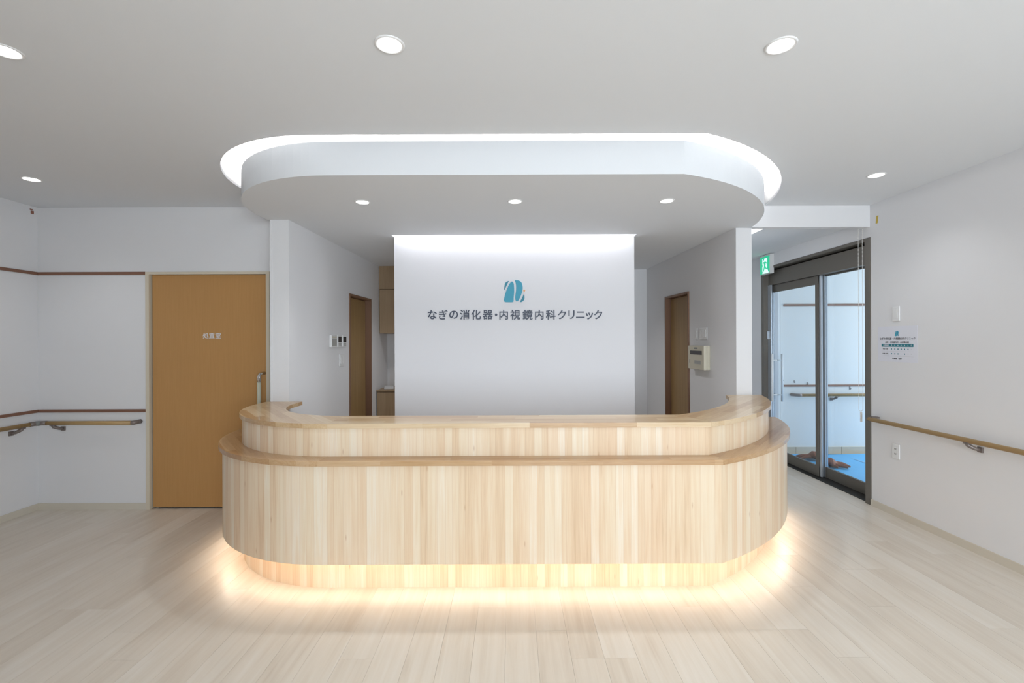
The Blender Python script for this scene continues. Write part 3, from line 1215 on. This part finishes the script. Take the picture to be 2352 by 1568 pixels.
obj('sheet', bx(-pw_ / 2, pw_ / 2, -.002, 0, -ph_ / 2, ph_ / 2), M['paper'], nt)
q0 = (1177.0 - 950) * 5.004


def mini(pts, mk, k_):
    q = [((a - 1157) / 250 * .042 * k_, (245 - b) / 250 * .042 * k_ + .085) for a, b in smooth_closed(pts, 1)]
    obj('emblem_piece', prism_y(BM(), q, -.003, -.002), M[mk], nt)


for pts, mk in EMB:
    mini(pts, mk, 1.0)


def nline(txt, x, z, size, m='ink', nm='text_line'):
    obj(nm, text_bm(txt, size, .0003, .0001), M[m], nt, (x, -.0027, z))


nline('なぎの消化器・内視鏡内科クリニック', 0, .045, .0205)
nline('内科・消化器内科・内視鏡内科', 0, .015, .0165)
obj('table_header', bx(-.155, .155, -.0026, -.002, -.022, .001), M['inkteal'], nt)
nline('診療時間', -.108, -.0105, .014, 'paper')
for i, ch in enumerate('月火水木金土日'):
    nline(ch, -.052 + i * .0315, -.0105, .013, 'paper')
for j, (tm, dots) in enumerate((('9:00-12:00', '1111110'), ('15:00-18:00', '1110100'))):
    z = -.040 - j * .038
    nline(tm, -.115, z, .0125)
    for i, c_ in enumerate(dots):
        x = -.052 + i * .0315
        if c_ == '1':
            b_ = BM()
            prism_y(b_, [(x + .0052 * math.cos(a * PI / 6), z + .0052 * math.sin(a * PI / 6)) for a in range(12)], -.0027, -.002)
            obj('dot', b_, M['inkteal'], nt)
        else:
            obj('dash', bx(x - .005, x + .005, -.0027, -.002, z - .0007, z + .0007), M['midgrey'], nt)
    obj('table_line', bx(-.155, .155, -.0025, -.002, z - .0195, z - .0188), M['midgrey'], nt)
nline('管理者　医師', 0, -.117, .0155)
ua, z0 = on_right(2014.5, 504)
t = wall_thing('tape_mark', 'short strip of yellow masking tape high on the right wall near the header', 'tape', RO, -PI / 2, ua, z0)
b_ = bx(-.010, .010, -.0012, 0, -.032, .032)
for v in b_.verts:
    v.co.x += -.012 * v.co.z / .032 * -.4
obj('strip', b_, M['yellow'], t)
t = thing('tape_scrap', 'tiny scrap of reddish-brown masking tape under the ceiling in the left corner', 'tape', (XL + .001, YB - .045, 2.545), PI / 2)
b_ = BM()
box(b_, -.012, .012, -.002, 0, -.020, .006)
box(b_, -.020, .004, -.002, 0, .012, .020)
obj('strip', b_, M['redtape'], t)

# ------------------------------------------------------------------ entrance door (aluminium frame, glass)
ed = sroot('door_4', 'bronze aluminium and glass automatic sliding entrance door', (XR, EY0, 0), PI / 2)
# local frame: x = depth into the corridor (world +Y), -y = towards the corridor side... world X = XR - y_local
EL = EY1 - EY0


def eb(x0, x1, d0, d1_, z0, z1, bev=0):      # x along the wall, d = distance behind the wall face (world X = XR + d)
    return bx(x0, x1, -d1_, -d0, z0, z1, bev, 1) if bev else bx(x0, x1, -d1_, -d0, z0, z1)


# rotation +90: local y -> world -X, so world X = XR - y_local = XR + d when y_local = -d
obj('jamb', eb(-.028, .035, -.008, .20, 0, EZ, .002), M['bronze'], ed)
obj('jamb', eb(EL - .035, EL + .015, -.008, .095, 0, EZ, .002), M['bronze'], ed)
obj('head_frame', eb(.035, EL - .035, -.008, .20, EZ - .03, EZ, .002), M['bronze'], ed)
obj('head_recess', eb(.035, EL - .035, .12, .19, EZ - .06, EZ - .03), M['bronze_dark'], ed)
obj('operator_cover', eb(.035, EL - .035, .055, .19, 2.10, EZ - .045, .003), M['bronze'], ed)
obj('sill', eb(.035, EL - .035, .02, .20, 0, .006), M['bronze_dark'], ed)
# far side pocket plate (greyish aluminium)
obj('pocket_plate', eb(EL - .10, EL - .036, .045, .06, 0.006, 2.10), M['alu'], ed)
# sliding leaf
LX0, LX1 = .79, EL - .04
lf = .100
bm = BM()
obj('sliding_rail', eb(LX0, LX1, .085, .115, .008, .115, .002), M['bronze'], ed)
obj('sliding_rail', eb(LX0, LX1, .085, .115, 2.01, 2.098, .002), M['bronze'], ed)
obj('sliding_stile', eb(LX0, LX0 + .05, .082, .118, .008, 2.098, .002), M['bronze'], ed)
obj('edge_seal', eb(LX0 - .03, LX0 - .001, .09, .112, .01, 2.098, .004), M['alu'], ed)
obj('sliding_stile', eb(LX1 - .03, LX1, .082, .118, .008, 2.098, .002), M['alu'], ed)
obj('glass_pane', eb(LX0 + .05, LX1 - .03, .097, .103, .115, 2.01), M['glass'], ed)
# fixed leaf
obj('fixed_rail', eb(.035, .80, .135, .165, .008, .115, .002), M['bronze'], ed)
obj('fixed_rail', eb(.035, .80, .135, .165, 2.085, 2.10, .001), M['bronze'], ed)
obj('fixed_stile', eb(.765, .80, .132, .168, .008, 2.10, .002), M['alu'], ed)
obj('glass_pane', eb(.035, .765, .147, .153, .115, 2.085), M['glass'], ed)
# pull handles each side of the sliding glass
hxp = LX1 - .10
for d_, s_ in ((.040, 1), (.160, -1)):
    b_ = tube(BM(), [(hxp, -d_, .69), (hxp, -d_, 1.265)], .0125, 14)
    hd_ = obj('pull_handle', b_, M['steel'], ed)
    for zz in (.77, 1.185):
        obj('stand_off', tube(BM(), [(hxp, -d_, zz), (hxp, -.1 + (.004 if s_ > 0 else -.004), zz)], .007, 10), M['steel'], hd_)
obj('lock_case', eb(EL - .05, EL - .036, .03, .06, 1.44, 1.54, .002), M['alu'], ed)

# exit sign
ex_ = thing('exit_sign', 'green running-man emergency exit sign lit above the far end of the glass door', 'sign', (XR, 5.61, 2.338), -PI / 2)
obj('case', bx(-.110, .106, -.05, 0, -.116, .116, .003, 2), M['body_wall'], ex_)
gx0, gx1, gz0, gz1 = -.104, .100, -.108, .096


cxg, wg = (gx0 + gx1) / 2, gx1 - gx0
obj('green_panel', bx(gx0, gx1, -.0515, -.049, gz0, gz1), M['green'], ex_)


def gp(pts):
    return [(cxg + a * wg / 2, b * .102 - .006) for a, b in pts]


obj('doorway', prism_y(BM(), gp([(-.52, .78), (.50, .78), (.50, -.45), (.86, -.98), (-.52, -.98)]), -.0525, -.0513), M['exitwhite'], ex_)
man = BM()
prism_y(man, [(cxg - .2 * wg / 2 + .012 * math.cos(a * PI / 6), .062 + .012 * math.sin(a * PI / 6)) for a in range(12)], -.0535, -.0523)
for seg_ in ([(-.30, .38), (.12, .40), (.22, .10), (.10, -.22), (-.12, -.12), (-.12, .18)],
             [(-.30, .38), (-.12, .28), (-.45, .02), (-.85, .0), (-.85, -.1), (-.45, -.1)],
             [(.05, .38), (.2, .4), (.50, .20), (.42, .08), (.22, .22)],
             [(-.12, -.1), (.12, -.2), (-.10, -.55), (-.40, -.92), (-.52, -.85), (-.25, -.45)],
             [(.0, -.1), (.2, -.15), (.32, -.38), (.62, -.34), (.62, -.46), (.22, -.5)]):
    prism_y(man, gp(seg_), -.0535, -.0523)
obj('running_figure', man, M['green'], ex_)

# roller blind cord
t = thing('blind_cord', 'white beaded blind cord looping down in front of the glass door', 'cord', (0, 4.105, 0))
pa, pb = onY(1971.7, 700, 4.105), onY(1981, 700, 4.105)
zt, zb_ = 2.455, onY(1976, 944, 4.105).z
mx_ = (pa.x + pb.x) / 2
path = [(pa.x, 0, zt), (pa.x, 0, zb_ + .05)]
rr_ = (pb.x - pa.x) / 2
path = [(pa.x, zt)]
z = zt
while z > zb_ + rr_:
    z -= .012
    path.append((pa.x, z))
for i in range(1, 8):
    a = PI + PI * i / 8
    path.append((mx_ + rr_ * math.cos(a), zb_ + rr_ + rr_ * math.sin(a)))
z = zb_ + rr_
while z < zt:
    path.append((pb.x, z))
    z += .012
bm = BM()
for x, z in path:
    bmesh.ops.create_icosphere(bm, subdivisions=1, radius=.0036, matrix=Matrix.Translation((x, 0, z)))
cb_ = obj('bead_chain', bm, M['bead'], t)
cb_['kind'] = 'stuff'
obj('thread', tube(BM(), [(x, 0, z) for x, z in path], .0009, 5), M['bead'], t)
obj('cord_weight', bx(mx_ - .004, mx_ + .010, -.006, .006, zb_ - .095, zb_ - .008, .003, 2), M['bead'], t)
obj('bracket', bx(pa.x - .01, pb.x + .01, -.01, .02, 2.44, 2.46), M['white'], t)

# ------------------------------------------------------------------ entrance lobby
LX = XR + .20
LY = 5.85
bm = box(BM(), LX, 6.1, LY, LY + .12, 0, 2.6)
struct('wall_lobby_back', bm, M['lobby'])
bm = box(BM(), LX, 6.1, 3.2, 3.32, 0, 2.6)
struct('wall_lobby_front', bm, M['lobby'])
bm = box(BM(), LX, 6.1, 3.2, LY + .12, 2.5, 2.6)
struct('ceiling_lobby', bm, M['lobby'])
bm = BM()
box(bm, 6.0, 6.1, 3.3, 4.0, 0, 2.6)
box(bm, 6.0, 6.1, 4.0, LY, 2.4, 2.6)
struct('wall_lobby_right', bm, M['lobby'])
bm = box(BM(), LX, 6.1, 3.2, LY + .12, -.15, -.008)
lf_ = struct('floor_lobby', bm, M['tile'], 'beige tiled lobby floor under a blue tarpaulin')
for i, (x0, x1) in enumerate(((LX, 3.557), (3.557, 4.127), (4.127, 4.697), (4.697, 5.267), (5.267, 5.837), (5.837, 6.0))):
    struct('skirting_tile', bx(x0 + .0015, x1 - .0015, LY - .010, LY, -.005, .088, .0015, 1), M['tile'], parent=lf_)
for i, z in ((5, onY(1900, 700, LY).z), (6, onY(1900, 885, LY).z)):
    struct('trim_%d' % i, bx(onY(1797, 0, LY).x, 6.0, LY - .012, LY, z - .012, z + .012, .002, 1), M['trim'], 'brown rail across the lobby wall, %s' % ('upper' if i == 5 else 'lower'))
zr = onY(1930, 907, LY - .062).z
x0 = onY(1836, 0, LY - .062).x
hr = thing('handrail', 'oak handrail on the pale lobby wall seen through the glass door', 'handrail', (x0, LY, zr))
obj('rail', tube(BM(), [(0, -.062, 0), (2.2, -.062, 0)], .018, 18), M['rail'], hr)
obj('end_cap', tube(BM(), [(.01, -.062, 0), (-.02, -.060, 0), (-.055, -.045, .001), (-.085, -.004, .001)], .019, 16), M['bracket'], hr)
for i, px in enumerate((1920,)):
    b_ = BM()
    bracket(b_, onY(px, 0, LY - .062).x - x0, -1, 0)
    obj('bracket', b_, M['bracket'], hr)
b_ = BM()
bracket(b_, 1.5, -1, 0)
obj('bracket', b_, M['bracket'], hr)
# little hooks above the lower rail
for px, py, s_, lab in ((1798, 872, 1, 'tiny grey wall hook left of the row, nearest the door handle'), (1825, 876, 1, 'tiny grey wall hook second from the door handle, above the lobby rail'),
                        (1855, 880, 1, 'tiny grey wall hook just left of the meeting stile, above the lobby rail'), (1952.5, 891, 1.25, 'grey wall hook between lobby rail and handrail, seen through the right pane')):
    p = onY(px, py, LY)
    t = thing('wall_hook', lab, 'hook', (p.x, LY, p.z), 0, 'hooks on the lobby wall')
    obj('plate', bx(-.007 * s_, .007 * s_, -.004, 0, -.016 * s_, .016 * s_, .002, 1), M['hook'], t)
    obj('prong', tube(BM(), [(0, -.003, -.004), (0, -.018, -.010), (0, -.022, .002)], .003, 8), M['hook'], t)

# tarpaulin
t = thing('tarpaulin', 'bright blue plastic sheet spread over the lobby floor', 'tarpaulin', (LX, 3.4, 0))
bm = BM()
nx, ny = 54, 48
grid = []
for j in range(ny + 1):
    row = []
    for i in range(nx + 1):
        x = .05 + 2.55 * i / nx
        ymax = LY - 3.4 - .03 - .05 * (.5 + .5 * math.sin(x * 7.3 + 1)) - .05 * (.5 + .5 * math.sin(x * 2.9))
        y = .03 + (ymax - .03) * j / ny
        edge = max(0, 1 - (ymax - y) / .25)
        z = .004 + .005 * (math.sin(x * 9 + y * 4) + math.sin(x * 4.3 - y * 7)) * .5 + .006 + edge * .018 * (1 + math.sin(x * 8.7)) * .5
        row.append(bm.verts.new((x, y, z)))
    grid.append(row)
for j in range(ny):
    for i in range(nx):
        f = bm.faces.new((grid[j][i], grid[j][i + 1], grid[j + 1][i + 1], grid[j + 1][i]))
        f.smooth = True
sh = obj('sheet', bm, M['tarp'], t)
bm = BM()
prev = None
for j in range(ny + 1):
    y = .05 + (2.30) * j / ny
    x = 4.055 - LX
    z = .004 + .005 * (math.sin(x * 9 + y * 4) + math.sin(x * 4.3 - y * 7)) * .5 + .006 + .003
    cur = [bm.verts.new((x - .012, y, z)), bm.verts.new((x + .012, y, z))]
    if prev:
        bm.faces.new((prev[0], prev[1], cur[1], cur[0]))
    prev = cur
obj('seam', bm, M['tarpline'], t)


# gloves on the tarpaulin
def glove(loc, rz, label):
    t_ = thing('work_glove', label, 'glove', loc, rz, 'gloves on the blue tarpaulin')
    b_ = BM()
    # cuff
    tube(b_, [(-.14, 0, .022), (-.10, .002, .026), (-.06, 0, .034), (-.01, 0, .036), (.03, 0, .026)], .04, 16, rs=[.034, .040, .052, .056, .024])
    for v in b_.verts:
        v.co.y *= 1.35
        v.co.z = .030 + (v.co.z - .022) * .62
    for y_, ln, dz in ((-.040, .085, .0), (-.014, .115, .006), (.012, .105, .010), (.036, .080, .004)):
        tube(b_, [(.0, y_ * .7, .026), (.04, y_, .022 + dz), (.04 + ln * .5, y_ * 1.25, .020 + dz), (.04 + ln, y_ * 1.4, .014)], .012, 10, rs=[.015, .014, .0125, .009])
    tube(b_, [(-.04, -.03, .024), (-.01, -.062, .022), (.03, -.080, .016)], .013, 10, rs=[.017, .015, .010])
    o_ = obj('leather_shell', b_, M['glove'], t_)
    md = o_.modifiers.new('remesh', 'REMESH')
    md.mode = 'VOXEL'
    md.voxel_size = .004
    md.use_smooth_shade = True
    md2 = o_.modifiers.new('smooth', 'SMOOTH')
    md2.iterations = 3
    b_ = BM()
    tube(b_, [(-.135, 0, .024), (-.120, 0, .024)], .03, 18, rs=[.032, .033])
    for v in b_.verts:
        v.co.y *= 1.42
        v.co.z = .022 + (v.co.z - .022) * .66
    obj('cuff_band', b_, M['glove'], t_)
    t_.scale = (1.05, 1.25, 1.3)
    return t_


p = onY(1915, 1073, 5.17)
glove((3.575, 5.20, .016), math.radians(-22), 'brown leather work glove on the blue sheet, seen through the right pane')
glove((3.555, 5.52, .016), math.radians(160), 'brown leather work glove on the blue sheet, seen through the left pane')
